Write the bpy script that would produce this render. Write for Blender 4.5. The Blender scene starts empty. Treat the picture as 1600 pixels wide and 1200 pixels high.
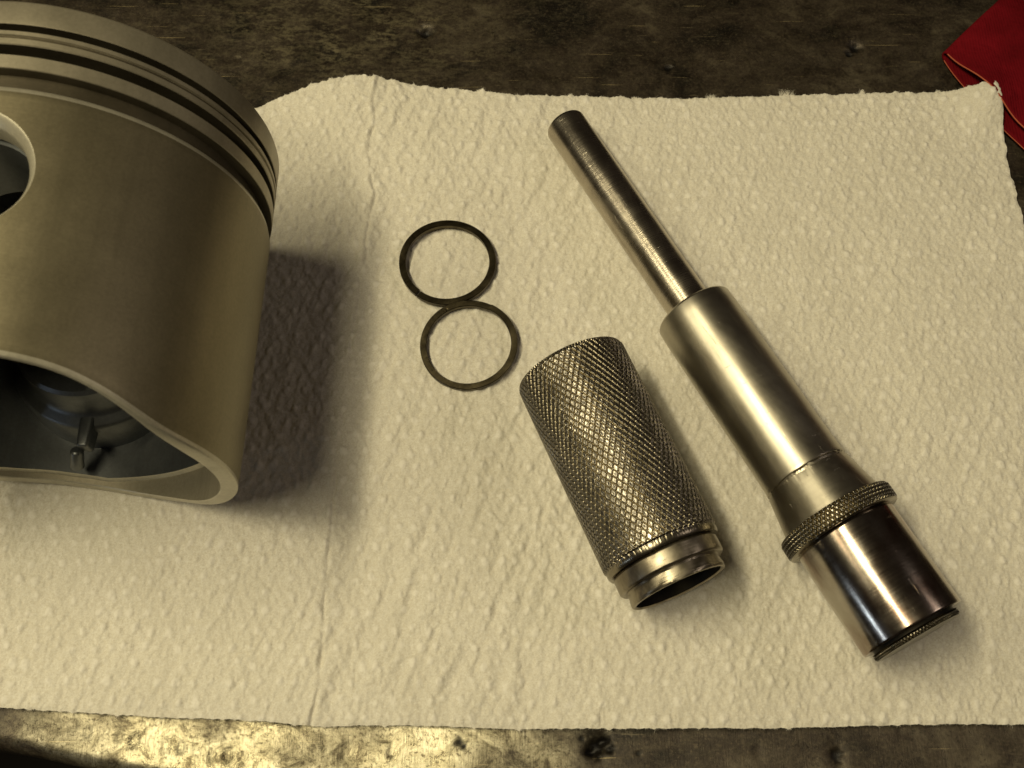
import bpy, math, random
import numpy as np
from mathutils import Vector, Matrix
random.seed(4); RNG = np.random.default_rng(7)
CM = 0.01
sc = bpy.context.scene
COL = sc.collection

# ------------------------------------------------------------------ camera
TILT = math.radians(23.8); DIST = 24.8
cam_d = bpy.data.cameras.new('camera'); cam = bpy.data.objects.new('camera', cam_d); COL.objects.link(cam)
cam_d.sensor_width = 36.0; cam_d.lens = 36.0 * 1640.0 / 1600.0
cam.location = (0, -DIST * math.sin(TILT) * CM, DIST * math.cos(TILT) * CM)
cam.rotation_euler = (TILT, 0, 0)
cam_d.clip_start = 0.005; cam_d.clip_end = 50
cam_d.dof.use_dof = True; cam_d.dof.focus_distance = 0.245; cam_d.dof.aperture_fstop = 34
sc.camera = cam

# ------------------------------------------------------------------ world + lamps
w = bpy.data.worlds.new('World'); sc.world = w; w.use_nodes = True
wn = w.node_tree; wn.nodes['Background'].inputs[0].default_value = (1.0, 0.74, 0.52, 1); wn.nodes['Background'].inputs[1].default_value = 0.018
sc.view_settings.view_transform = 'Standard'; sc.view_settings.look = 'None'
sc.view_settings.exposure = 0.0; sc.view_settings.gamma = 1.0
def area(name, loc, target, sx, sy, power, col, roll=0.0):
    l = bpy.data.lights.new(name, 'AREA'); l.shape = 'RECTANGLE'; l.size = sx * CM; l.size_y = sy * CM
    l.energy = power; l.color = col
    o = bpy.data.objects.new(name, l); COL.objects.link(o); o.location = Vector(loc) * CM
    d = (Vector(target) - Vector(loc)).normalized(); o.rotation_euler = d.to_track_quat('-Z', 'Y').to_euler()
    return o
area('tube_lamp', (-24, -13.0, 66), (0, 0, 0), 34, 4, 2.05, (1.0, 0.87, 0.56))
area('second_tube_lamp', (-28, 4.0, 66), (0, 0, 0), 34, 4, 1.85, (1.0, 0.87, 0.54))
area('far_tube_lamp', (-56, 2, 60), (0, 0, 0), 34, 8, .9, (1.0, 0.88, 0.56))
area('side_lamp', (50, 6, 44), (10, 0, 0), 16, 16, .26, (1.0, 0.84, 0.72))
area('cool_window', (-56, -38, 11), (0, -2, 0), 1.5, 7, 0.10, (0.70, 0.84, 1.0))

# ------------------------------------------------------------------ node helpers
def mat(name):
    m = bpy.data.materials.new(name); m.use_nodes = True
    nt = m.node_tree; b = nt.nodes['Principled BSDF']
    return m, nt, b
def N(nt, t, **kw):
    n = nt.nodes.new(t)
    for k, v in kw.items(): setattr(n, k, v)
    return n
def coords(nt, scale=(1, 1, 1), rot=(0, 0, 0), loc=(0, 0, 0)):
    tc = N(nt, 'ShaderNodeTexCoord'); mp = N(nt, 'ShaderNodeMapping')
    mp.inputs['Scale'].default_value = scale; mp.inputs['Rotation'].default_value = rot; mp.inputs['Location'].default_value = loc
    nt.links.new(tc.outputs['Object'], mp.inputs[0]); return mp.outputs[0]
def noise(nt, vec, scale, detail=4, rough=.55, dist=0):
    n = N(nt, 'ShaderNodeTexNoise'); n.inputs['Scale'].default_value = scale; n.inputs['Detail'].default_value = detail
    n.inputs['Roughness'].default_value = rough; n.inputs['Distortion'].default_value = dist
    nt.links.new(vec, n.inputs['Vector']); return n.outputs[0]
def ramp(nt, fac, stops):
    r = N(nt, 'ShaderNodeValToRGB'); e = r.color_ramp.elements
    while len(e) < len(stops): e.new(.5)
    for i, (p, c) in enumerate(stops):
        e[i].position = p; e[i].color = (*c, 1) if len(c) == 3 else c
    nt.links.new(fac, r.inputs[0]); return r.outputs[0]
def g(v): return (v, v, v)
def mathn(nt, op, a, b=None, c=None, clamp=False):
    n = N(nt, 'ShaderNodeMath', operation=op, use_clamp=clamp)
    for i, x in enumerate((a, b, c)):
        if x is None: continue
        if hasattr(x, 'is_output') or hasattr(x, 'links'): nt.links.new(x, n.inputs[i])
        else: n.inputs[i].default_value = x
    return n.outputs[0]
def mixc(nt, fac, a, b, mode='MIX'):
    n = N(nt, 'ShaderNodeMix', data_type='RGBA', blend_type=mode)
    for i, x in ((0, fac), (6, a), (7, b)):
        if hasattr(x, 'links'): nt.links.new(x, n.inputs[i])
        elif i == 0: n.inputs[0].default_value = x
        else: n.inputs[i].default_value = (*x, 1)
    return n.outputs[2]
def bump(nt, h, strength, dist, prev=None):
    b = N(nt, 'ShaderNodeBump'); b.inputs['Strength'].default_value = strength; b.inputs['Distance'].default_value = dist * CM
    nt.links.new(h, b.inputs['Height'])
    if prev is not None: nt.links.new(prev, b.inputs['Normal'])
    return b.outputs[0]

def steel(name, col_a, col_b, rough, rvar=.1, lines=0.25, line_scale=(300, 300, 9000), stain=None, stain_amt=(.55, .75), metallic=1.0, scratch=0, lscale=1.0):
    """turned or ground steel: fine lines across the object's own long axis, faint stains, a few scratches"""
    m, nt, b = mat(name)
    b.inputs['Metallic'].default_value = metallic
    v = coords(nt); c = noise(nt, v, 160, 5, .6)
    col = ramp(nt, c, [(.3, col_a), (.7, col_b)])
    if stain:
        s = noise(nt, coords(nt, (1, 1, .45)), 90, 6, .65, .6)
        f = ramp(nt, s, [(stain_amt[0], g(0)), (stain_amt[1], g(1))])
        col = mixc(nt, f, col, stain)
    nt.links.new(col, b.inputs['Base Color'])
    ln = noise(nt, coords(nt, line_scale), 1.0 * lscale, 3, .6)
    fine = noise(nt, v, 2600, 3, .6)
    r = mathn(nt, 'MULTIPLY_ADD', c, rvar * 2, rough - rvar)
    r = mathn(nt, 'MULTIPLY_ADD', ln, .12, mathn(nt, 'SUBTRACT', r, .06))
    nt.links.new(r, b.inputs['Roughness'])
    sct = noise(nt, coords(nt, (260, 260, 2600), (.35, .25, .2)), 1, 2, .5)
    sc2 = noise(nt, coords(nt, (1500, 1500, 70), (-.12, .1, 0)), 1, 2, .5)
    smr = noise(nt, coords(nt, (1, 1, .5)), 75, 4, .6, .8)
    r = mathn(nt, 'ADD', r, mathn(nt, 'MULTIPLY', ramp(nt, smr, [(.45, g(0)), (.62, g(1))]), .07)); nt.links.new(r, b.inputs['Roughness'])
    scr = mathn(nt, 'ADD', ramp(nt, sct, [(.72, g(0)), (.74, g(1))]), ramp(nt, sc2, [(.73, g(0)), (.75, g(1))]))
    nb = bump(nt, ln, lines, .004)
    nb = bump(nt, fine, .12, .003, nb)
    nb = bump(nt, scr, .5, -.004, nb)
    if scratch:
        vo = N(nt, 'ShaderNodeTexVoronoi', feature='DISTANCE_TO_EDGE'); vo.inputs['Scale'].default_value = 1.0
        nt.links.new(coords(nt, (420, 130, 170), (.5, .9, .3)), vo.inputs['Vector'])
        f = ramp(nt, vo.outputs['Distance'], [(0, g(0)), (.012, g(1))])
        nb = bump(nt, f, scratch, .003, nb)
    nt.links.new(nb, b.inputs['Normal'])
    return m

M = {}
M['rod'] = steel('ground_steel', (.40, .36, .30), (.56, .51, .43), .25, .05, .55, (120, 120, 5200), stain=(.17, .13, .10), stain_amt=(.55, .8))
M['satin'] = steel('satin_steel', (.40, .37, .31), (.50, .47, .39), .33, .03, .10, (80, 80, 6000), stain=(.30, .25, .19), stain_amt=(.55, .85))
M['cone'] = steel('turned_steel', (.36, .33, .27), (.45, .42, .35), .33, .04, .30, (300, 300, 1200), stain=(.22, .18, .13), stain_amt=(.5, .8))
M['polished'] = steel('polished_steel', (.34, .30, .25), (.46, .43, .38), .17, .07, .30, (120, 120, 3800), stain=(.20, .12, .085), stain_amt=(.44, .66))
M['spigot'] = steel('worn_steel', (.22, .19, .14), (.42, .38, .30), .36, .10, .9, (90, 90, 2600), stain=(.10, .08, .06), stain_amt=(.5, .72))
M['dark'] = steel('recess_shade_metal', (.02, .018, .014), (.04, .036, .03), .5, .1, .3, stain=(.02, .018, .015))  # near-black colour stands in for the shade inside bores and gaps
M['ringmetal'] = steel('oiled_ring_steel', (.06, .05, .032), (.15, .125, .075), .30, .08, .2, (2000, 2000, 900), stain=(.022, .018, .012), stain_amt=(.42, .66))
def knurl_mat(name, low, high, rough):
    m, nt, b = mat(name); b.inputs['Metallic'].default_value = 1.0
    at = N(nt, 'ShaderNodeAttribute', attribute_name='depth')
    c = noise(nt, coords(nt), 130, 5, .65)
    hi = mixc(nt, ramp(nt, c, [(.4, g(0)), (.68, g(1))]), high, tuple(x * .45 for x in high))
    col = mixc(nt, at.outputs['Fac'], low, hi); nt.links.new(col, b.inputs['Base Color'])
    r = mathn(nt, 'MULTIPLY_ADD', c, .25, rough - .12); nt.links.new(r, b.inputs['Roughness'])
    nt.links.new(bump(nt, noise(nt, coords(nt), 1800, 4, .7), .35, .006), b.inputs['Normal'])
    return m
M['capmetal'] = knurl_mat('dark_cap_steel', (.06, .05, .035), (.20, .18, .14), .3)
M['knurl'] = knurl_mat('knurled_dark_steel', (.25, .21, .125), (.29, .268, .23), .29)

def alu(name, ca, cb, rough, metallic, lines, tint=None):
    m, nt, b = mat(name); b.inputs['Metallic'].default_value = metallic
    c = noise(nt, coords(nt), 70, 6, .6); d = noise(nt, coords(nt), 1500, 3, .7)
    col = ramp(nt, c, [(.3, ca), (.7, cb)])
    col = mixc(nt, .12, col, ramp(nt, d, [(.3, g(.1)), (.7, g(.9))]), 'OVERLAY')
    ws = noise(nt, coords(nt, (130, 130, 9)), 1, 4, .6)
    col = mixc(nt, ramp(nt, ws, [(.5, g(0)), (.68, g(.35))]), col, tuple(x * .55 for x in ca))
    nt.links.new(col, b.inputs['Base Color'])
    r = mathn(nt, 'MULTIPLY_ADD', c, .14, rough - .07); r = mathn(nt, 'MULTIPLY_ADD', ws, .16, mathn(nt, 'SUBTRACT', r, .08)); nt.links.new(r, b.inputs['Roughness'])
    ln = noise(nt, coords(nt, (40, 40, 5000)), 1, 2, .6)
    nb = bump(nt, ln, lines, .004); nb = bump(nt, d, .15, .004, nb); nt.links.new(nb, b.inputs['Normal'])
    return m
M['skirt'] = alu('coated_aluminium', (.225, .198, .128), (.275, .243, .16), .46, .84, .30)
M['land'] = alu('ring_land_aluminium', (.33, .30, .225), (.41, .37, .285), .46, .7, .25)
M['groove'] = alu('groove_shade_aluminium', (.06, .05, .032), (.10, .085, .058), .5, .6, .2)  # dark tone paints the grooves' depth shade into the colour
M['bare'] = alu('machined_aluminium', (.48, .45, .36), (.58, .55, .45), .42, .6, .2)
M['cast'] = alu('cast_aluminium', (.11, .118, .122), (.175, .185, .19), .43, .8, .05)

# paper towel
m, nt, b = mat('paper_towel_fibre'); M['towel'] = m
v = coords(nt)
n1 = noise(nt, v, 900, 6, .75); n2 = noise(nt, v, 60, 4, .6); n3 = noise(nt, coords(nt, (1, .35, 1), (0, 0, -.3)), 1500, 4, .7)
col = ramp(nt, n2, [(.3, (.69, .665, .59)), (.7, (.78, .755, .68))])
col = mixc(nt, ramp(nt, n1, [(.35, g(.0)), (.7, g(.5))]), col, (.68, .635, .53))
n4 = noise(nt, v, 2600, 3, .7)
col = mixc(nt, ramp(nt, n4, [(.36, g(.75)), (.56, g(0))]), col, (.60, .555, .46))
col = mixc(nt, ramp(nt, n4, [(.60, g(0)), (.74, g(.8))]), col, (.92, .90, .82))
atd = N(nt, 'ShaderNodeAttribute', attribute_name='dome')
col = mixc(nt, ramp(nt, atd.outputs['Fac'], [(.38, g(0)), (.80, g(.55))]), col, (.87, .84, .77))  # dome tops painted paler, so relief shading is partly in the colour
nt.links.new(col, b.inputs['Base Color']); b.inputs['Roughness'].default_value = .95
b.inputs['Specular IOR Level'].default_value = .15
nb = bump(nt, n3, .5, .014); nb = bump(nt, n1, .55, .018, nb); nb = bump(nt, n4, .6, .010, nb); nt.links.new(nb, b.inputs['Normal'])

# bench steel
m, nt, b = mat('worn_bench_steel'); M['bench'] = m
v = coords(nt)
big = noise(nt, coords(nt, (.8, 1, 1), (0, 0, .08)), 48, 9, .66, .9); mid = noise(nt, coords(nt, (.85, 1, 1), (0, 0, .05)), 190, 9, .78, .6); fin = noise(nt, v, 1300, 5, .75)
strk = noise(nt, coords(nt, (130, 1700, 1), (0, 0, .10)), 1, 3, .6)
sc1 = noise(nt, coords(nt, (3800, 230, 1), (0, 0, math.radians(30))), 1, 4, .75)
at = N(nt, 'ShaderNodeAttribute', attribute_name='wear')
dark = ramp(nt, big, [(.38, (.008, .006, .004)), (.46, (.030, .022, .015)), (.56, (.052, .040, .028)), (.68, (.13, .11, .075))])
dark = mixc(nt, ramp(nt, mid, [(.36, g(.75)), (.46, g(0))]), dark, (.016, .011, .007))
dark = mixc(nt, ramp(nt, strk, [(.66, g(0)), (.76, g(.8))]), dark, (.17, .14, .09))
dark = mixc(nt, ramp(nt, mid, [(.56, g(0)), (.74, g(.6))]), dark, (.12, .10, .07))
bare = ramp(nt, mid, [(.38, (.09, .075, .045)), (.47, (.34, .31, .21)), (.64, (.60, .56, .42))])
bare = mixc(nt, ramp(nt, sc1, [(.34, g(.7)), (.48, g(0))]), bare, (.13, .11, .07))
bare = mixc(nt, ramp(nt, fin, [(.36, g(.9)), (.47, g(0))]), bare, (.09, .07, .04))
spk = noise(nt, coords(nt, (.5, 1, 1), (0, 0, .25)), 620, 6, .8)
dusty = N(nt, 'ShaderNodeAttribute', attribute_name='dust')
dsf = mathn(nt, 'MULTIPLY', ramp(nt, spk, [(.46, g(0)), (.60, g(1))]), mathn(nt, 'MULTIPLY_ADD', dusty.outputs['Fac'], .75, .12))
dark = mixc(nt, dsf, dark, (.19, .165, .10))
dark = mixc(nt, ramp(nt, fin, [(.54, g(0)), (.68, g(.5))]), dark, (.14, .11, .07))
sct = noise(nt, coords(nt, (45, 2600, 1), (0, 0, -.22)), 1, 2, .5)
dark = mixc(nt, ramp(nt, sct, [(.71, g(0)), (.73, g(.9))]), dark, (.40, .32, .17))
dark = mixc(nt, ramp(nt, fin, [(.34, g(.7)), (.46, g(0))]), dark, (.012, .009, .006))
wf = mathn(nt, 'ADD', at.outputs['Fac'], mathn(nt, 'MULTIPLY', mathn(nt, 'SUBTRACT', mid, .5), 1.3), clamp=True)
wf = mathn(nt, 'MULTIPLY', wf, ramp(nt, at.outputs['Fac'], [(.02, g(0)), (.3, g(1))]))
pit_dark = N(nt, 'ShaderNodeAttribute', attribute_name='pit_dark')
nt.links.new(mixc(nt, pit_dark.outputs['Fac'], mixc(nt, wf, dark, bare), (.006, .005, .004)), b.inputs['Base Color'])
wf = mathn(nt, 'MULTIPLY', wf, mathn(nt, 'SUBTRACT', 1.0, pit_dark.outputs['Fac']))
nt.links.new(mathn(nt, 'MULTIPLY_ADD', wf, .45, .45), b.inputs['Metallic'])
r = mathn(nt, 'MULTIPLY_ADD', mid, .40, .25); nt.links.new(mathn(nt, 'MULTIPLY_ADD', wf, -.16, r), b.inputs['Roughness'])
nb = bump(nt, big, .3, .04); nb = bump(nt, mid, .6, .02, nb); nb = bump(nt, sc1, .9, .009, nb); nb = bump(nt, strk, .3, .006, nb); nb = bump(nt, fin, .6, .007, nb)
nt.links.new(nb, b.inputs['Normal'])

# rag
m, nt, b = mat('red_cotton'); M['rag'] = m
v = coords(nt)
wv = noise(nt, v, 900, 4, .7); bg_ = noise(nt, v, 60, 5, .6)
nt.links.new(mixc(nt, ramp(nt, wv, [(.3, g(.5)), (.7, g(0))]), ramp(nt, bg_, [(.3, (.08, .004, .006)), (.7, (.20, .008, .014))]), (.13, .004, .008)), b.inputs['Base Color'])
b.inputs['Roughness'].default_value = 1.0; b.inputs['Specular IOR Level'].default_value = .02
wa = N(nt, 'ShaderNodeTexWave'); wa.inputs['Scale'].default_value = 420; nt.links.new(v, wa.inputs[0])
nt.links.new(bump(nt, wv, .8, .03, bump(nt, noise(nt, v, 180, 3, .5, .5), .8, .10, bump(nt, wa.outputs[1], .4, .014))), b.inputs['Normal'])
m, nt, b = mat('orange_thread'); M['thread'] = m; b.inputs['Base Color'].default_value = (.42, .10, .045, 1); b.inputs['Roughness'].default_value = .9
nt.links.new(bump(nt, noise(nt, coords(nt), 2000), .6, .01), b.inputs['Normal'])
m, nt, b = mat('dark_floor'); M['floor'] = m
nt.links.new(ramp(nt, noise(nt, coords(nt), 8, 6), [(.3, (.02, .017, .013)), (.7, (.05, .043, .033))]), b.inputs['Base Color']); b.inputs['Roughness'].default_value = .8

# ------------------------------------------------------------------ mesh helpers (centimetres in, metres out)
def mesh_obj(name, V, F, m, parent=None, attr=None, smooth=True, sharp=None):
    V = np.asarray(V, float) * CM
    me = bpy.data.meshes.new(name)
    F = np.asarray(F, np.int32)
    k = F.shape[1]
    me.vertices.add(len(V)); me.vertices.foreach_set('co', V.ravel())
    me.loops.add(F.size); me.loops.foreach_set('vertex_index', F.ravel())
    me.polygons.add(len(F)); me.polygons.foreach_set('loop_start', np.arange(len(F), dtype=np.int32) * k)
    me.update(calc_edges=True)
    if smooth: me.polygons.foreach_set('use_smooth', np.ones(len(F), bool))
    if sharp: me.set_sharp_from_angle(angle=math.radians(sharp))
    if attr:
        for an, vals in attr.items():
            a = me.attributes.new(an, 'FLOAT', 'POINT'); a.data.foreach_set('value', np.asarray(vals, np.float32).ravel())
    me.materials.append(m)
    o = bpy.data.objects.new(name, me); COL.objects.link(o)
    if parent: o.parent = parent
    return o
def grid_faces(nr, nc, wrap=False):
    r = np.arange(nr - 1)[:, None]; c = np.arange(nc if wrap else nc - 1)[None, :]
    c2 = (c + 1) % nc
    a = r * nc + c; b_ = r * nc + c2; d = (r + 1) * nc + c; e = (r + 1) * nc + c2
    return np.stack([a, b_, e, d], -1).reshape(-1, 4)
def soften(profile, rad=.02):
    """small bevel on every corner of a lathe profile"""
    P = [np.array(p, float) for p in profile]; out = [P[0]]
    for i in range(1, len(P) - 1):
        a, p, c = P[i - 1], P[i], P[i + 1]
        la, lc = np.linalg.norm(a - p), np.linalg.norm(c - p)
        ca = abs(np.dot((a - p) / la, (c - p) / lc)) if la > 1e-6 and lc > 1e-6 else 1
        if ca > .97: out.append(p); continue
        k = min(rad, la * .4, lc * .4)
        p1 = p + (a - p) / la * k; p2 = p + (c - p) / lc * k
        out += [p1, (p1 + p2) * .25 + p * .5, p2]
    out.append(P[-1]); return out
def lathe(name, profile, m, parent=None, n=192, rad=.015, wob=0, sharp=35):
    """profile: list of (axial, radius); axis is local Z"""
    P = soften(profile, rad); th = np.linspace(0, 2 * np.pi, n, endpoint=False)
    V = []
    for i, (z, r) in enumerate(P):
        rr = r * np.ones(n)
        if wob: rr = rr + wob * np.sin(th * 5 + i) * .3 + wob * np.sin(th * 17 + i * 2.1) * .3
        V.append(np.stack([rr * np.cos(th), rr * np.sin(th), z * np.ones(n)], 1))
    return mesh_obj(name, np.concatenate(V), grid_faces(len(P), n, True), m, parent, sharp=sharp)
def frame(o, A, B, roll=0):
    """put local origin at A, local +Z towards B"""
    A = Vector(A); B = Vector(B); q = (B - A).normalized().to_track_quat('Z', 'Y')
    o.rotation_mode = 'QUATERNION'; o.rotation_quaternion = q @ Matrix.Rotation(roll, 3, 'Z').to_quaternion(); o.location = A * CM
def empty(name, label, cat, group=None):
    o = bpy.data.objects.new(name, None); COL.objects.link(o); o.empty_display_size = .01
    o['label'] = label; o['category'] = cat
    if group: o['group'] = group
    return o
def tag(o, label=None, cat=None, group=None, kind=None):
    if label: o['label'] = label
    if cat: o['category'] = cat
    if group: o['group'] = group
    if kind: o['kind'] = kind
    return o
def vnoise(x, y, seed=0):
    """smooth value noise on arrays, range -1..1"""
    xi = np.floor(x).astype(np.int64); yi = np.floor(y).astype(np.int64); fx = x - xi; fy = y - yi
    fx = fx * fx * fx * (fx * (fx * 6 - 15) + 10); fy = fy * fy * fy * (fy * (fy * 6 - 15) + 10)
    def h(a, b_):
        n = (a * 374761393 + b_ * 668265263 + seed * 974634777) & 0xffffffff
        n = ((n ^ (n >> 13)) * 1274126177) & 0xffffffff
        return ((n ^ (n >> 16)) & 0xffff) / 32767.5 - 1
    return (h(xi, yi) * (1 - fx) + h(xi + 1, yi) * fx) * (1 - fy) + (h(xi, yi + 1) * (1 - fx) + h(xi + 1, yi + 1) * fx) * fy
def sstep(a, b_, x):
    t = np.clip((x - a) / (b_ - a), 0, 1); return t * t * (3 - 2 * t)

# ------------------------------------------------------------------ bench top
xs = np.concatenate([np.linspace(-60, -16, 24)[:-1], np.linspace(-16, 16, 640), np.linspace(16, 60, 24)[1:]])
def bench_front(x):   # front edge of the plate, curving gently
    return -7.98 - .17 * (x + 9.8) - .004 * (x + 9.8) ** 2 - .03 * np.sin(x * 1.3)
tt = np.concatenate([np.linspace(0, 6.8, 170)[:-1], np.linspace(6.8, 15.5, 24)[:-1], np.linspace(15.5, 27, 240)[:-1], np.linspace(27, 60, 16)])
X = xs[None, :] * np.ones((len(tt), 1)); Y = bench_front(X) + tt[:, None]
Z = -.23 + .012 * vnoise(X * .8, Y * .8, 3) - .02 + .010 * vnoise(X * 2.3, Y * 2.3, 5)
pits = [(-2.42, 10.92, .20, .10), (9.59, 10.35, .22, .05), (9.35, 10.1, .12, .05), (1.72, -8.09, .20, .07), (1.9, -7.98, .13, .05), (6.72, -8.28, .20, .04), (-3.4, -8.25, .16, .03), (-2.5, -8.2, .08, .03), (-3.9, -8.0, .09, .02)]
rr_ = np.random.default_rng(11)
for _ in range(24):
    top = rr_.random() < .6
    pits.append((rr_.uniform(-13, 14), rr_.uniform(8.6, 12.5) if top else rr_.uniform(-8.8, -7.7), rr_.uniform(.05, .13), rr_.uniform(.008, .03)))
for k in range(13):   # row of shallow hammer dents along the front edge
    px = -9.5 + k * .33; pits.append((px, bench_front(px) + .36 + .05 * math.sin(k * 2.3) + .02 * (k % 3), .085 + .02 * (k % 2), .020 + .008 * (k % 3)))
for px, py, pr, pd in pits: Z -= pd * np.exp(-(((X - px) ** 2 + ((Y - py) * (1 if py > 0 else .6)) ** 2) / pr ** 2) ** 1.5)
pit_dark = np.zeros_like(X)  # colours the listed pits and spots near black
for px, py, pr in [(-2.42, 10.92, .17), (9.55, 10.35, .16), (9.35, 10.15, .10), (6.72, -8.3, .12), (4.3, 9.6, .10), (1.75, -8.1, .17), (1.9, -7.98, .12), (1.62, -8.22, .10), (1.45, -7.95, .06), (2.05, -8.16, .07), (1.78, -8.32, .06), (-1.1, -8.02, .07), (-1.0, -8.1, .05), (2.6, -8.25, .05)]:
    q = np.hypot(X - px, (Y - py)) / pr * (1 + .35 * vnoise(X * 9, Y * 9, 70) + .25 * vnoise(X * 22, Y * 22, 71))
    k = np.exp(-q ** 5); Z -= .09 * k * (pr / .17); pit_dark = np.maximum(pit_dark, np.exp(-(q / 1.05) ** 5))
wear = np.exp(-((X + 4.5) / 5.6) ** 4) * sstep(-5.5, -7.5, Y) * sstep(-10.6, -8.6, X) * .95 + .5 * sstep(0, -10, X) * sstep(.9, .25, tt[:, None]) * sstep(-12, -9, X)
wear = wear * (.88 + .35 * vnoise(X * 1.3 + 7, Y * 1.8, 85))
# rounded front edge and face
rows_x, rows_y, rows_z = [X], [Y], [Z]
fr = []
for a in np.linspace(0, 1, 9)[1:]:
    an = a * math.pi / 2; fr.append((Y[0] - .35 * math.sin(an), Z[0] - .35 * (1 - math.cos(an))))
fr.append((Y[0] - .36, Z[0] - 3.0))
Xf = np.stack([X[0]] * len(fr))[::-1]; Yf = np.stack([f[0] for f in fr])[::-1]; Zf = np.stack([f[1] for f in fr])[::-1]
X2 = np.concatenate([Xf, X]); Y2 = np.concatenate([Yf, Y]); Z2 = np.concatenate([Zf, Z]); W2 = np.concatenate([np.repeat(wear[:1], len(fr), 0) * np.linspace(0, .8, len(fr))[:, None], wear])
dust = np.exp(-(((X2 + 4.6) / 3.8) ** 2 + ((Y2 - 11) / 1.9) ** 2)) * (.7 + .5 * vnoise(X2 * 1.4, Y2 * 1.4, 80))
bench = mesh_obj('bench_top', np.stack([X2, Y2, Z2], -1).reshape(-1, 3), grid_faces(*X2.shape), M['bench'], attr={'wear': W2, 'dust': dust, 'pit_dark': np.concatenate([np.zeros_like(Xf), pit_dark])})
tag(bench, kind='structure')
floor = mesh_obj('floor', [(-300, -300, -85), (300, -300, -85), (300, 300, -85), (-300, 300, -85)], [(0, 1, 2, 3)], M['floor']); tag(floor, kind='structure')

# ------------------------------------------------------------------ paper towel
top_pts = np.array([(-26, 8.3), (-12, 7.6), (-8, 7.8), (-6.76, 8.14), (-6.36, 8.35), (-5.36, 8.83), (-4.34, 9.07), (-3.47, 9.0), (-2.07, 8.78), (0, 8.53), (4.3, 8.46), (7.75, 8.55), (10.34, 8.61), (12.41, 8.61), (12.78, 8.74), (13.06, 8.66)])
bot_pts = np.array([(-26, -6.9), (-10.65, -7.35), (-8.9, -7.45), (-7.3, -7.54), (-5.97, -7.58), (-4.9, -7.64), (-3.97, -7.73), (-2.65, -7.69), (0, -7.77), (5.29, -7.76), (9.26, -7.67), (10.59, -7.68), (13.1, -7.66)])
NX, NY = 1150, 520
u = np.concatenate([np.linspace(0, .3, 100)[:-1], np.linspace(.3, 1, NX - 99)])
vv = np.linspace(0, 1, NY)
U, Vv = np.meshgrid(u, vv)
xr = 13.02 + .05 * np.sin(vv * 5)[:, None] + .03 * vnoise(vv * 60, vv * 0, 2)[:, None]
X = -26 + U * (xr + 26)
top = np.interp(X, top_pts[:, 0], top_pts[:, 1]); bot = np.interp(X, bot_pts[:, 0], bot_pts[:, 1])
et = .022 * vnoise(X * 9, X * 0 + 3, 8) + .012 * vnoise(X * 31, X * 0, 9)
# perforation: small torn nubs every ~0.9 cm
per = np.exp(-((((X + .32) % .93) - .465) / .045) ** 2) * (.4 + .6 * vnoise(X * 1.07, X * 0 + 5, 4))
top = top + et + .05 * np.clip(per, 0, 1); bot = bot + .5 * et - .035 * np.clip(per, 0, 1)
Y = bot + Vv * (top - bot)
# relief
H = np.zeros_like(X)
def hsh(a, b_, s):
    n = (a * 73856093 ^ b_ * 19349663 ^ s * 83492791) & 0xffffffff
    n = ((n ^ (n >> 13)) * 1274126177) & 0xffffffff
    return ((n ^ (n >> 16)) & 0xffff) / 65535.
def domes(cell, s0, s1, seed):
    gx, gy = X / cell, Y / cell
    best = np.zeros_like(X); ci, cj = np.floor(gx).astype(int), np.floor(gy).astype(int)
    for di in (-1, 0, 1):
        for dj in (-1, 0, 1):
            a, b2 = ci + di, cj + dj
            px = a + .5 + .5 * (b2 % 2) - .25 + .40 * (hsh(a, b2, seed + 1) - .5); py = b2 + .5 + .40 * (hsh(a, b2, seed + 2) - .5)
            amp = .35 + .85 * hsh(a, b2, seed + 3); sz = s0 + s1 * hsh(a, b2, seed + 4)
            d = np.hypot((gx - px), (gy - py) * .85) / sz
            best = np.maximum(best, amp * np.exp(-d ** 2.3))
    return best
best = domes(.37, .18, .08, 1) + .45 * domes(.24, .24, .12, 11)
soft = .5 + .5 * vnoise(X * .35, Y * .35, 21)
side = .62 + .38 * sstep(5.5, -1, X + .3 * Y)        # emboss is flatter to the right
H += .058 * best * side * (.6 + .5 * soft)
H += .010 * vnoise(X * 4.2, Y * 3.2, 6) + .010 * vnoise(X * 10.5, Y * 8.0, 7) + .012 * vnoise(X * 19, Y * 15, 27) + .007 * vnoise(X * 33, Y * 27, 28)
# leaning crease field, strongest either side of the fold
ca, sa = math.cos(math.radians(-17)), math.sin(math.radians(-17))
xr_, yr_ = X * ca + Y * sa, -X * sa + Y * ca
cre = vnoise(xr_ * 3.6 + .5 * vnoise(X, Y, 31), yr_ * .75, 12) + .6 * vnoise(xr_ * 7.5, yr_ * 1.4, 13)
cw = np.exp(-((X + 1.6) / 3.6) ** 2) + .35
H += .025 * cre * cw
# fold line
fy = np.array([-7.8, -6.77, -4.3, -1.61, .67, 3.86, 5.39, 6.79, 8.9]); fx = np.array([-4.3, -4.17, -4.15, -4.12, -3.97, -3.78, -3.62, -3.83, -3.72])
FX = np.interp(Y, fy, fx) + .05 * vnoise(Y * 1.7, Y * 0, 15); dfx = X - FX
H += .060 * np.exp(-(np.abs(dfx) / .10) ** 1.2) * (.5 + .5 * vnoise(Y * 1.1, Y * 0, 16)) - .060 * np.exp(-((dfx - .10) / .04) ** 2) * (.5 + .5 * vnoise(Y * 1.9, Y * 0, 18))
H += -.07 * sstep(0, .5, dfx) * np.exp(-np.clip(dfx, 0, 9) / 1.2) + .015 * np.exp(-((dfx - .55) / .06) ** 2) * vnoise(Y * .8, Y * 0, 19)
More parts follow.
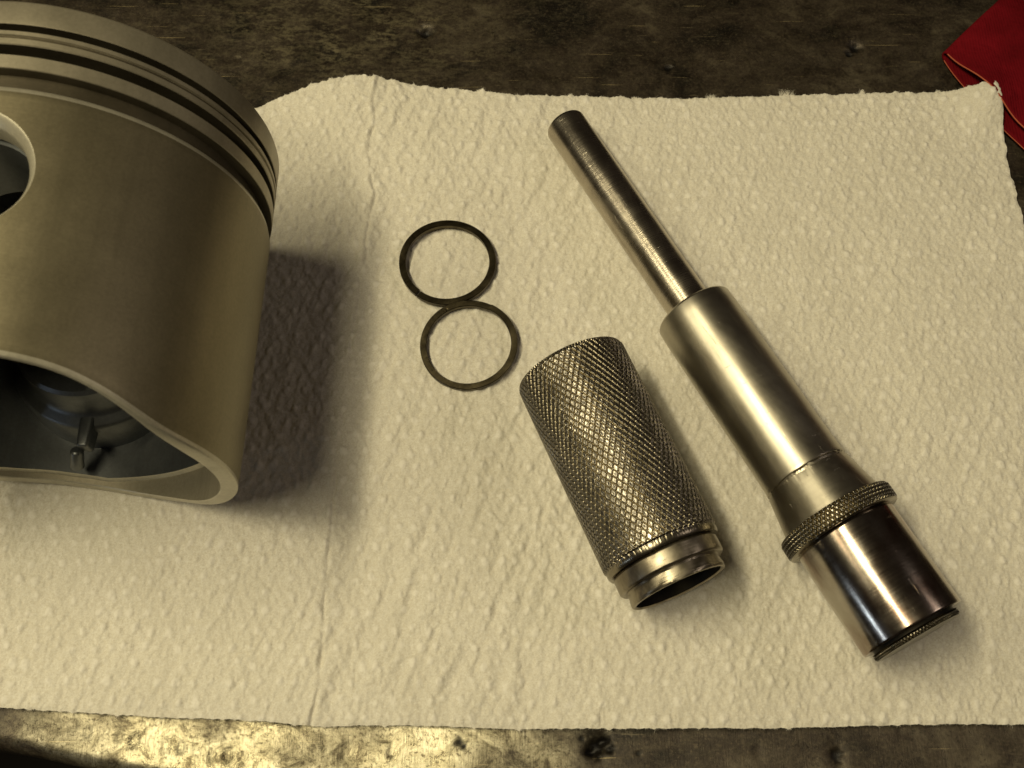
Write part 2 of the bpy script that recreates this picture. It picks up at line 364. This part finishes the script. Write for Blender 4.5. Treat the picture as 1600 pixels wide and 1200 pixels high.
# slow swell, lying low under the tools
H += .05 * (vnoise(X * .28, Y * .28, 40) - .1) + .02 * vnoise(X * .8, Y * .8, 41)
H -= .055
ed = np.minimum(np.minimum(Y - bot, top - Y), xr - X)
H += .03 * (vnoise(X * .9, X * 0, 50)) * sstep(.8, 0, Y - bot) - .015 * sstep(.06, 0, ed)
H += .45 * np.exp(-(((X - 12.8) / .8) ** 2 + ((Y - 8.4) / .9) ** 2))      # corner lying on the rag
H += .16 * np.exp(-(((X + 4.4) / 1.6) ** 2 + ((Y - 8.8) / 1.1) ** 2))
def press(cx0, cy0, cx1, cy1, wd, dep):
    global H
    dx, dy = cx1 - cx0, cy1 - cy0; L2 = dx * dx + dy * dy
    t = np.clip(((X - cx0) * dx + (Y - cy0) * dy) / L2, 0, 1); d = np.hypot(X - cx0 - t * dx, Y - cy0 - t * dy)
    k = np.exp(-(d / wd) ** 2); H = H * (1 - .45 * k) - dep * k
press(1.3, -.15, 3.3, -4.9, .55, .05); press(1.4, 7.0, 3.9, 1.9, .35, .04); press(6.6, -3.2, 7.2, -4.3, .7, .05); press(-9.2, 4, -9.3, -3.5, 1.2, .03)
H = np.maximum(H, -.20)
towel = mesh_obj('paper_towel', np.stack([X, Y, H], -1).reshape(-1, 3), grid_faces(NY, NX), M['towel'], attr={'dome': np.clip(best, 0, 1)})
tag(towel, 'white embossed paper towel spread over the dark steel bench under the metal parts', 'paper towel')
# torn fibres along both edges: thin ribbons
fv, ff = [], []
def ribbon(p, d, ln, wd):
    side_ = Vector((-d.y, d.x, 0)).normalized() * wd; n = 3; base = len(fv)
    q = Vector(p); dd = Vector(d)
    for k in range(n + 1):
        s = side_ * (1 - k / (n + .3)); fv.append(tuple(q + s)); fv.append(tuple(q - s))
        q = q + dd * (ln / n); dd = (dd + Vector((random.uniform(-.5, .5), random.uniform(-.5, .5), random.uniform(-.35, .2)))).normalized()
    for k in range(n): ff.append((base + 2 * k, base + 2 * k + 1, base + 2 * k + 3, base + 2 * k + 2))
def edge_z(ix, row): return float(H[row, ix])
for row, sgn in ((NY - 1, 1), (0, -1)):
    for _ in range(1500):
        ix = random.randrange(180, NX - 30); x = float(X[row, ix]); y = float(Y[row, ix]); z = edge_z(ix, row)
        near = float(max(0, per[row, ix])); ln = random.uniform(.015, .06) * (1 + 1.6 * near)
        ribbon((x, y - sgn * .01, z), Vector((random.uniform(-1, 1), sgn * random.uniform(.3, 1), random.uniform(0, .3))).normalized(), ln, .0022)
tufts = [(5.36, 1), (7.38, 1.7), (9.45, .8), (3.3, .6), (-.9, .5), (-4.9, .5), (1.6, .5), (11.5, .6)]
for tx, ta in tufts:
    for _ in range(70):
        ix = int(np.argmin(np.abs(X[NY - 1] - (tx + random.gauss(0, .05 * ta))))); x = float(X[NY - 1, ix]); y = float(Y[NY - 1, ix])
        ribbon((x, y - .01, edge_z(ix, NY - 1)), Vector((random.uniform(-.8, .8), 1, random.uniform(0, .4))).normalized(), random.uniform(.06, .15) * ta, .004)
fib = mesh_obj('torn_fibres', fv, ff, M['towel'], towel); tag(fib, kind='stuff')

# ------------------------------------------------------------------ red shop rag, folded double
f_ = np.array([1.70, 1.68, 0.]); f_ /= np.linalg.norm(f_); g_ = np.array([.62, -1.0, 0.]); g_ /= np.linalg.norm(g_)
corner = np.array([11.90, 9.80, 0.])
sl = []   # profile: (distance along g, height, layer)
for t in np.linspace(9, 0, 60): sl.append((t, .02, 0))
for a in np.linspace(0, math.pi, 10)[1:-1]: sl.append((-.13 * math.sin(a), .02 + .13 * (1 - math.cos(a)), a / math.pi))
for t in np.linspace(0, 9, 60): sl.append((t, .28, 1))
na = 90; P = np.zeros((len(sl), na, 3)); a_ = np.linspace(0, 10, na)
for i, (t, z, ly) in enumerate(sl):
    # t runs inward from the fold (towards the right of the picture), a along the fold; the free edges are a = 0
    off = (1 - ly) * (-.02 - .36 * (1 - math.exp(-t / 1.2)) + .12 * max(0, t - 1.6) * .5)
    base = corner[None, :] + (a_ + off)[:, None] * f_[None, :] + t * g_[None, :]
    zz = z - .12 + .11 * vnoise(a_ * .8 + 3, np.full(na, t * .7 + (0 if ly else 2)), 60) * (.3 + ly) + .03 * vnoise(a_ * 2.1, np.full(na, t * 1.9), 66) * (.5 + .5 * ly) + (.06 * ly * np.exp(-a_ / .5)) + (.05 * vnoise(a_ * .4, np.full(na, t * .4), 61) + .03) * ly
    base[:, 2] = zz; P[i] = base
rag = mesh_obj('shop_rag', P.reshape(-1, 3), grid_faces(len(sl), na), M['rag'])
tag(rag, 'folded red cotton shop rag lying on the bench by the towel corner', 'shop rag')
so = rag.modifiers.new('thick', 'SOLIDIFY'); so.thickness = .06 * CM; so.offset = 0
def tube(name, pts, r, m, parent, n=8):
    V = []; pts = [Vector(p) for p in pts]
    for i, p in enumerate(pts):
        d = (pts[min(i + 1, len(pts) - 1)] - pts[max(i - 1, 0)]).normalized(); a = d.orthogonal().normalized(); b3 = d.cross(a)
        a = Vector((-d.y, d.x, 0)).normalized(); b3 = d.cross(a)
        for k in range(n):
            q = p + (a * math.cos(2 * math.pi * k / n) + b3 * math.sin(2 * math.pi * k / n)) * r; V.append(tuple(q))
    return mesh_obj(name, V, grid_faces(len(pts), n, True), m, parent)
tube('hem_thread', [tuple(P[len(sl) - 60 + i, 0] + np.array([0, 0, .015])) for i in range(0, 60)], .018, M['thread'], rag)
tube('hem_thread', [tuple(P[59 - i, 0] + np.array([0, 0, .015])) for i in range(0, 60)], .014, M['thread'], rag)

# ------------------------------------------------------------------ two thin metal rings
def metal_ring(name, c, R, wd, ht, tilt, gap_deg, label, rot=0, n=300, gap=1.2):
    th = np.radians(np.linspace(gap_deg + gap, gap_deg + 360 - gap if gap else gap_deg + 360, n))
    Ri = R - wd; e = .014
    prof = [(R - e, 0), (R, e), (R, ht - e), (R - e, ht), (Ri + e, ht), (Ri, ht - e), (Ri, e), (Ri + e, 0)]
    V = []
    for k, t in enumerate(th):
        step = .035 * (k / (n - 1))       # ends of the split ring stand slightly apart in height
        rw = 1 + .004 * math.sin(3 * t + 1)
        for r, z in prof: V.append((r * rw * math.cos(t), r * rw * math.sin(t), z + step))
    F = grid_faces(n, len(prof), True).tolist()
    o = mesh_obj(name, V, F, M['ringmetal'], sharp=40)
    # end caps
    import bmesh
    bm = bmesh.new(); bm.from_mesh(o.data); bm.verts.ensure_lookup_table()
    k = len(prof); bm.faces.new([bm.verts[i] for i in range(k)]); bm.faces.new([bm.verts[(n - 1) * k + i] for i in range(k)][::-1])
    bmesh.ops.recalc_face_normals(bm, faces=bm.faces); bm.to_mesh(o.data); bm.free()
    o.location = Vector(c) * CM; o.rotation_euler = tilt
    tag(o, label, 'metal ring', 'thin metal rings on the towel'); return o
metal_ring('retaining_ring', (-1.602, 3.264, -.01), 1.20, .165, .13, (0, 0, 0), 232, 'upper thin dark ring on the towel, with a visible split in its rim')
metal_ring('retaining_ring.001', (-1.033, .995, .0), 1.17, .155, .12, (math.radians(2.0), math.radians(-2.5), 0), 62, 'lower thin dark ring on the towel, unbroken rim, touching the split one', gap=.25)

# ------------------------------------------------------------------ knurled surfaces
def knurl_grid(z0, z1, r, count, angle, depth, nth, nz, end_soft=.04, flat=.30, pit=.45):
    th = np.linspace(0, 2 * np.pi, nth, endpoint=False); z = np.linspace(z0, z1, nz)
    TH, ZZ = np.meshgrid(th, z)
    k = math.tan(angle) * count / (2 * math.pi * r)
    p = TH * count / (2 * np.pi)
    jit = .05 * vnoise(TH * 6, ZZ * 2, 77)
    a = (p + k * ZZ + jit) % 1; b4 = (p - k * ZZ + jit) % 1
    ta = 1 - 2 * np.abs(a - .5); tb = 1 - 2 * np.abs(b4 - .5)        # 0 in the groove, 1 in the middle of a diamond
    lo = np.minimum(ta, tb); h = np.minimum(lo / flat, 1)
    h2 = h - pit * sstep(flat + .15, .95, lo) * (.5 + .5 * vnoise(TH * 30, ZZ * 9, 5))
    wearv = 1 - .25 * np.clip(vnoise(TH * 3, ZZ * 1.7, 9), 0, 1)
    edge = np.minimum(sstep(z0, z0 + end_soft, ZZ), sstep(z1, z1 - end_soft, ZZ))
    R = r - depth * (1 - h2 * wearv) - .03 * (1 - edge)
    return TH, ZZ, R, h
def knurl_obj(name, z0, z1, r, count, angle, depth, nth, nz, m, parent, caps, **kw):
    TH, ZZ, R, h = knurl_grid(z0, z1, r, count, angle, depth, nth, nz, **kw)
    Xk, Yk, Zk, Hk = [R * np.cos(TH)], [R * np.sin(TH)], [ZZ], [h]
    th = TH[0]
    pre = [(z, rr) for z, rr in caps[0]]; post = [(z, rr) for z, rr in caps[1]]
    def rows(lst): return (np.stack([rr * np.cos(th) for z, rr in lst]), np.stack([rr * np.sin(th) for z, rr in lst]), np.stack([z + 0 * th for z, rr in lst]), np.stack([.6 + 0 * th for _ in lst]))
    a, c = rows(pre), rows(post)
    Xa = np.concatenate([a[0], Xk[0], c[0]]); Ya = np.concatenate([a[1], Yk[0], c[1]]); Za = np.concatenate([a[2], Zk[0], c[2]]); Ha = np.concatenate([a[3], Hk[0], c[3]])
    return mesh_obj(name, np.stack([Xa, Ya, Za], -1).reshape(-1, 3), grid_faces(Xa.shape[0], Xa.shape[1], True), m, parent, attr={'depth': Ha}, sharp=50)

# ------------------------------------------------------------------ knurled sleeve
sleeve = empty('knurled_sleeve', 'short hollow dark sleeve covered in diamond knurling, its open stepped end toward the viewer', 'metal sleeve')
frame(sleeve, (1.306, -.157, 1.29), (3.123, -4.425, 1.29), roll=.4)
R0 = 1.284
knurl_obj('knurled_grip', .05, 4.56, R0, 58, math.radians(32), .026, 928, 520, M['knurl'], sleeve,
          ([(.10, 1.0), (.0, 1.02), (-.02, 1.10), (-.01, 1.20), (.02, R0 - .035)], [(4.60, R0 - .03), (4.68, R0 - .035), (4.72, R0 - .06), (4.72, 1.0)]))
lathe('collar', [(4.70, 1.06), (4.73, 1.13), (4.78, 1.165), (5.08, 1.165), (5.12, 1.13), (5.12, 1.0)], M['spigot'], sleeve, rad=.012, wob=.004)
lathe('spigot', [(5.10, 1.045), (5.16, 1.02), (5.36, 1.055), (5.42, 1.04), (5.43, .99), (5.40, .955)], M['spigot'], sleeve, rad=.01, wob=.006)
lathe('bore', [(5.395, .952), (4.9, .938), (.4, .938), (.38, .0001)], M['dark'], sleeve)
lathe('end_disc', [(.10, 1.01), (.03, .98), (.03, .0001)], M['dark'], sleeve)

# ------------------------------------------------------------------ long stepped tool
tool = empty('stepped_mandrel', 'long bright steel tool with a slim rod, thick barrel and narrow knurled collar', 'steel tool')
frame(tool, (1.355, 7.084, .586), (6.873, -3.753, 1.302))
lathe('rod', [(0, .0001), (0, .44), (.035, .505), (.09, .528), (2, .534), (4.5, .536), (6.5, .54)], M['rod'], tool, rad=.02)
lathe('barrel', [(6.36, .50), (6.34, .60), (6.35, .89), (6.40, .935), (6.7, .945), (8.6, .942), (10.2, .938), (10.90, .945), (10.97, .955), (10.985, .90)], M['satin'], tool, rad=.02)
# jagged turned line between barrel and taper
nl = 400; th = np.linspace(0, 2 * np.pi, nl, endpoint=False); rows = []
jag = .018 * vnoise(th * 9, th * 0, 91) + .012 * vnoise(th * 30, th * 0, 92)
for z, r, j in [(10.95, .93, 0), (10.985, .952, .3), (11.0, .925, 1), (11.045, .92, 1), (11.06, .962, 1), (11.10, .968, .2), (11.3, 1.003, 0), (11.6, 1.055, 0), (11.82, 1.095, 0), (11.99, 1.125, 0), (12.02, 1.1, 0)]:
    rows.append(np.stack([r * np.cos(th), r * np.sin(th), z + j * jag], 1))
mesh_obj('tapered_shoulder', np.concatenate(rows), grid_faces(len(rows), nl, True), M['cone'], tool, sharp=35)
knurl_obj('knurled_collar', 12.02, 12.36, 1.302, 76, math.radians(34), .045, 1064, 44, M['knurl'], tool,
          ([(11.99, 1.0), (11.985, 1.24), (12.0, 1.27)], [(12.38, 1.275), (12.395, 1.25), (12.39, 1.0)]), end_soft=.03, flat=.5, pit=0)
lathe('plug', [(12.37, 1.06), (12.40, 1.09), (12.46, 1.115), (13.4, 1.112), (14.70, 1.105), (14.735, 1.09), (14.735, .9)], M['polished'], tool, rad=.012)
lathe('end_groove', [(14.60, .90), (14.81, .90)], M['dark'], tool)
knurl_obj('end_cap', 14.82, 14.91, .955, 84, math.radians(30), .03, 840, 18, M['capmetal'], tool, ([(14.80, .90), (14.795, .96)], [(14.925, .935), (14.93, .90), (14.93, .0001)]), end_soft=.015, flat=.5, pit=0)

# ------------------------------------------------------------------ piston, lying on its side, crown away from the camera
piston = empty('piston', 'large aluminium engine piston lying on its side at the left edge', 'piston')
RP = 4.115; ph = .02
cx, cy, cz = -9.191, 3.968, RP - .02
# local frame: +Z from crown to open end, +Y up, +X image right is -X local? built right-handed below
ux = Vector((math.cos(ph), -math.sin(ph), 0)); uz = Vector((-math.sin(ph), -math.cos(ph), 0)); uy = uz.cross(ux)
if uy.z < 0: ux = -ux; uy = uz.cross(ux)
mw = Matrix((ux, uy, uz)).transposed().to_4x4(); mw.translation = Vector((cx, cy, cz)) * CM
piston.matrix_world = mw
SX = 1 if ux.x > 0 else -1
SK_A = [-180, -165, -145, -125, -105, -90, -80, -61, -45, -35, -15, 0, 14, 28, 36, 43, 56, 63, 72, 90, 108, 117, 124, 137, 144, 152, 166, 180]
SK_S = [7.56, 7.5, 7.1, 6.62, 6.50, 6.58, 6.70, 6.98, 7.26, 7.38, 7.50, 7.56, 7.58, 7.58, 7.50, 7.32, 7.06, 7.00, 6.97, 6.96, 6.97, 7.00, 7.06, 7.32, 7.50, 7.58, 7.58, 7.56]
def skirt_end(ang):     # length from crown to skirt edge; cut away at the two pin sides
    a = (np.degrees(ang) + 180) % 360 - 180
    return sum(np.interp((a + d + 180) % 360 - 180, SK_A, SK_S) * wt for d, wt in ((-6, .15), (-3, .2), (0, .3), (3, .2), (6, .15)))
def wall(ang):          # wall is thin at the pin sides, thick at the thrust sides
    return .08 + .24 * sstep(.85, .25, np.sin(ang))
n = 512; th = np.linspace(0, 2 * np.pi, n, endpoint=False); sn = np.sin(th); cs = np.cos(th)
se = skirt_end(th)
outer = [(0, 3.6), (0, RP - .07), (.03, RP - .035), (.07, RP - .02), (.53, RP - .02), (.545, RP - .035), (.55, RP - .40), (.70, RP - .40), (.705, RP - .03), (.72, RP - .012), (.80, RP - .012), (.815, RP - .05), (.87, RP - .05), (.885, RP - .012), (1.00, RP - .012), (1.015, RP - .03), (1.02, RP - .42), (1.235, RP - .42), (1.24, RP - .03), (1.255, RP - .01), (1.53, RP - .01), (1.54, RP - .025), (1.545, RP - .22), (1.86, RP - .22), (1.885, RP - .10), (1.94, RP - .03), (2.02, RP - .005), (2.04, RP)]
rows = [np.stack([r * cs, r * sn, np.full(n, s)], 1) for s, r in outer]
for t in np.linspace(0, 1, 40)[1:]:
    s = 2.04 + (se - .10 - 2.04) * t; r = RP - .012 * np.exp(-((t - 1) / .02) ** 2)
    rows.append(np.stack([r * cs, r * sn, s], 1))
for ds, r in ((-.03, RP - .004), (-.008, RP - .018), (0, RP - .04), (0, -1), (-.02, -2)):
    if r < 0: r = RP - wall(th) - (.0 if r == -1 else .02)
    rows.append(np.stack([r * cs, r * sn, se + ds], 1))
rg = np.minimum(se - .14, 6.50)
rows.append(np.stack([(RP - wall(th) - .02) * cs, (RP - wall(th) - .02) * sn, rg], 1))
rows.append(np.stack([(RP - wall(th) - .13) * cs, (RP - wall(th) - .13) * sn, rg - .05], 1))
for t, r in ((.75, 3.66), (.5, 3.64), (.3, 3.60), (.12, 3.5), (.03, 3.3)):
    s = 1.5 + (se - .1 - 1.5) * t; rows.append(np.stack([r * cs, r * sn, s], 1))
rows.append(np.stack([2.9 * cs, 2.9 * sn, np.full(n, 1.35)], 1)); rows.append(np.stack([1.2 * cs, 1.2 * sn, np.full(n, 1.2)], 1))
rows.append(np.stack([.01 * cs, .01 * sn, np.full(n, 1.2)], 1))
V = np.concatenate(rows)
body = mesh_obj('body', V, grid_faces(len(rows), n, True), M['skirt'], piston)
import bmesh
bm = bmesh.new(); bm.from_mesh(body.data); bm.verts.ensure_lookup_table()
bm.faces.new([bm.verts[i] for i in range(n)]); L0 = (len(rows) - 1) * n; bm.faces.new([bm.verts[L0 + i] for i in range(n)])
bmesh.ops.recalc_face_normals(bm, faces=bm.faces)
bm.to_mesh(body.data); bm.free()
# materials by zone: machined bands, coated skirt, cast inside
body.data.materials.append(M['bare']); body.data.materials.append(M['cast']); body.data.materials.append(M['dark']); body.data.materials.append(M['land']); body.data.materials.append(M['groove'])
nout = len(outer); gro = {6, 7, 15, 16, 17, 5}
mi = np.zeros(len(body.data.polygons), np.int32)
rowi = np.arange(len(mi)) // n
nsk = nout - 1 + 39
mi[(rowi >= nout - 4) & (rowi < nout - 1)] = 1
mi[(rowi >= nsk) & (rowi < nsk + 5)] = 1
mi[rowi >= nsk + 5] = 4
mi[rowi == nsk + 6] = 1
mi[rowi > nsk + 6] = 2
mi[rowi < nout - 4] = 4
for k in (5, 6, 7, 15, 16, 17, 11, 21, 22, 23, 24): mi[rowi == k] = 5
for k in (6, 16): mi[rowi == k] = 3  # ring-groove floors painted near black for the shade of their depth
mi[-2:] = (0, 2)
body.data.polygons.foreach_set('material_index', mi)
# pin bore through the wall
PS = 3.66
def bore_cutter():
    m2 = 96; t = np.linspace(0, 2 * np.pi, m2, endpoint=False); V = []
    for y in (-6, 6): V.append(np.stack([1.26 * np.cos(t), np.full(m2, y), PS + 1.26 * np.sin(t)], 1))
    o = mesh_obj('cutter', np.concatenate(V), grid_faces(2, m2, True), M['cast'])
    b5 = bmesh.new(); b5.from_mesh(o.data); b5.verts.ensure_lookup_table()
    b5.faces.new([b5.verts[i] for i in range(m2)]); b5.faces.new([b5.verts[m2 + i] for i in range(m2)])
    bmesh.ops.recalc_face_normals(b5, faces=b5.faces); b5.to_mesh(o.data); b5.free(); return o
cut = bore_cutter(); cut.parent = piston
bo = body.modifiers.new('bore', 'BOOLEAN'); bo.operation = 'DIFFERENCE'; bo.object = cut; bo.solver = 'EXACT'
bpy.context.view_layer.update()
me2 = bpy.data.meshes.new_from_object(body.evaluated_get(bpy.context.evaluated_depsgraph_get()))
body.modifiers.clear(); old = body.data; body.data = me2; me2.name = 'body'
bpy.data.objects.remove(cut, do_unlink=True); bpy.data.meshes.remove(old)
me2.polygons.foreach_set('use_smooth', np.ones(len(me2.polygons), bool)); me2.set_sharp_from_angle(angle=math.radians(38))
# bosses: chamfered bore mouth, bore, inner face, outer round back to the wall
for sg in (1, -1):
    m2 = 160; t = np.linspace(0, 2 * np.pi, m2, endpoint=False); rws = []
    def row(r, yfix=None, surf=None):
        xx = r * np.cos(t); zz = PS + r * np.sin(t)
        yy = np.full(m2, yfix) if yfix is not None else np.sqrt(surf ** 2 - xx ** 2)
        rws.append(np.stack([xx, sg * yy, zz], 1))
    row(1.262, surf=RP - .006); row(1.22, surf=RP - .03); row(1.10, surf=RP - .20); row(1.08, surf=RP - .24); row(1.08, surf=3.5); row(1.13, surf=3.46); row(1.13, surf=3.36); row(1.08, surf=3.32)
    row(1.08, yfix=1.82); row(1.13, yfix=1.75); row(1.52, yfix=1.75); row(1.60, yfix=1.82); row(1.66, yfix=2.45); row(1.78, yfix=2.60); row(1.93, yfix=2.66); row(2.0, yfix=2.75); row(2.1, surf=3.85)
    bs = mesh_obj('pin_boss', np.concatenate(rws), grid_faces(len(rws), m2, True), M['cast'], piston, sharp=35)
    bs.data.materials.append(M['bare']); a = np.zeros(len(bs.data.polygons), np.int32); a[:4 * m2] = 1; bs.data.polygons.foreach_set('material_index', a)
# small round peg standing on the lower boss, and the casting web beside it
pg = lathe('peg', [(0, .0001), (0, .10), (.05, .14), (.50, .15), (.50, .0001)], M['cast'], piston, n=32)
pg.location = Vector((SX * -.10, -2.75, PS + 2.45)) * CM; pg.rotation_euler = (math.radians(60), 0, math.radians(-14))
rb = mesh_obj('casting_rib', [(x * (1 - .25 * (z > .5)), y, z) for z in (0, .82) for x, y in ((-.20, -.2), (.20, -.2), (.17, .2), (-.17, .2))], [(0, 1, 5, 4), (1, 2, 6, 5), (2, 3, 7, 6), (3, 0, 4, 7), (4, 5, 6, 7), (3, 2, 1, 0)], M['cast'], piston, smooth=False)
rb.location = Vector((SX * .05, -2.78, PS + 1.62)) * CM
bv = rb.modifiers.new('round', 'BEVEL'); bv.width = .07 * CM; bv.segments = 3
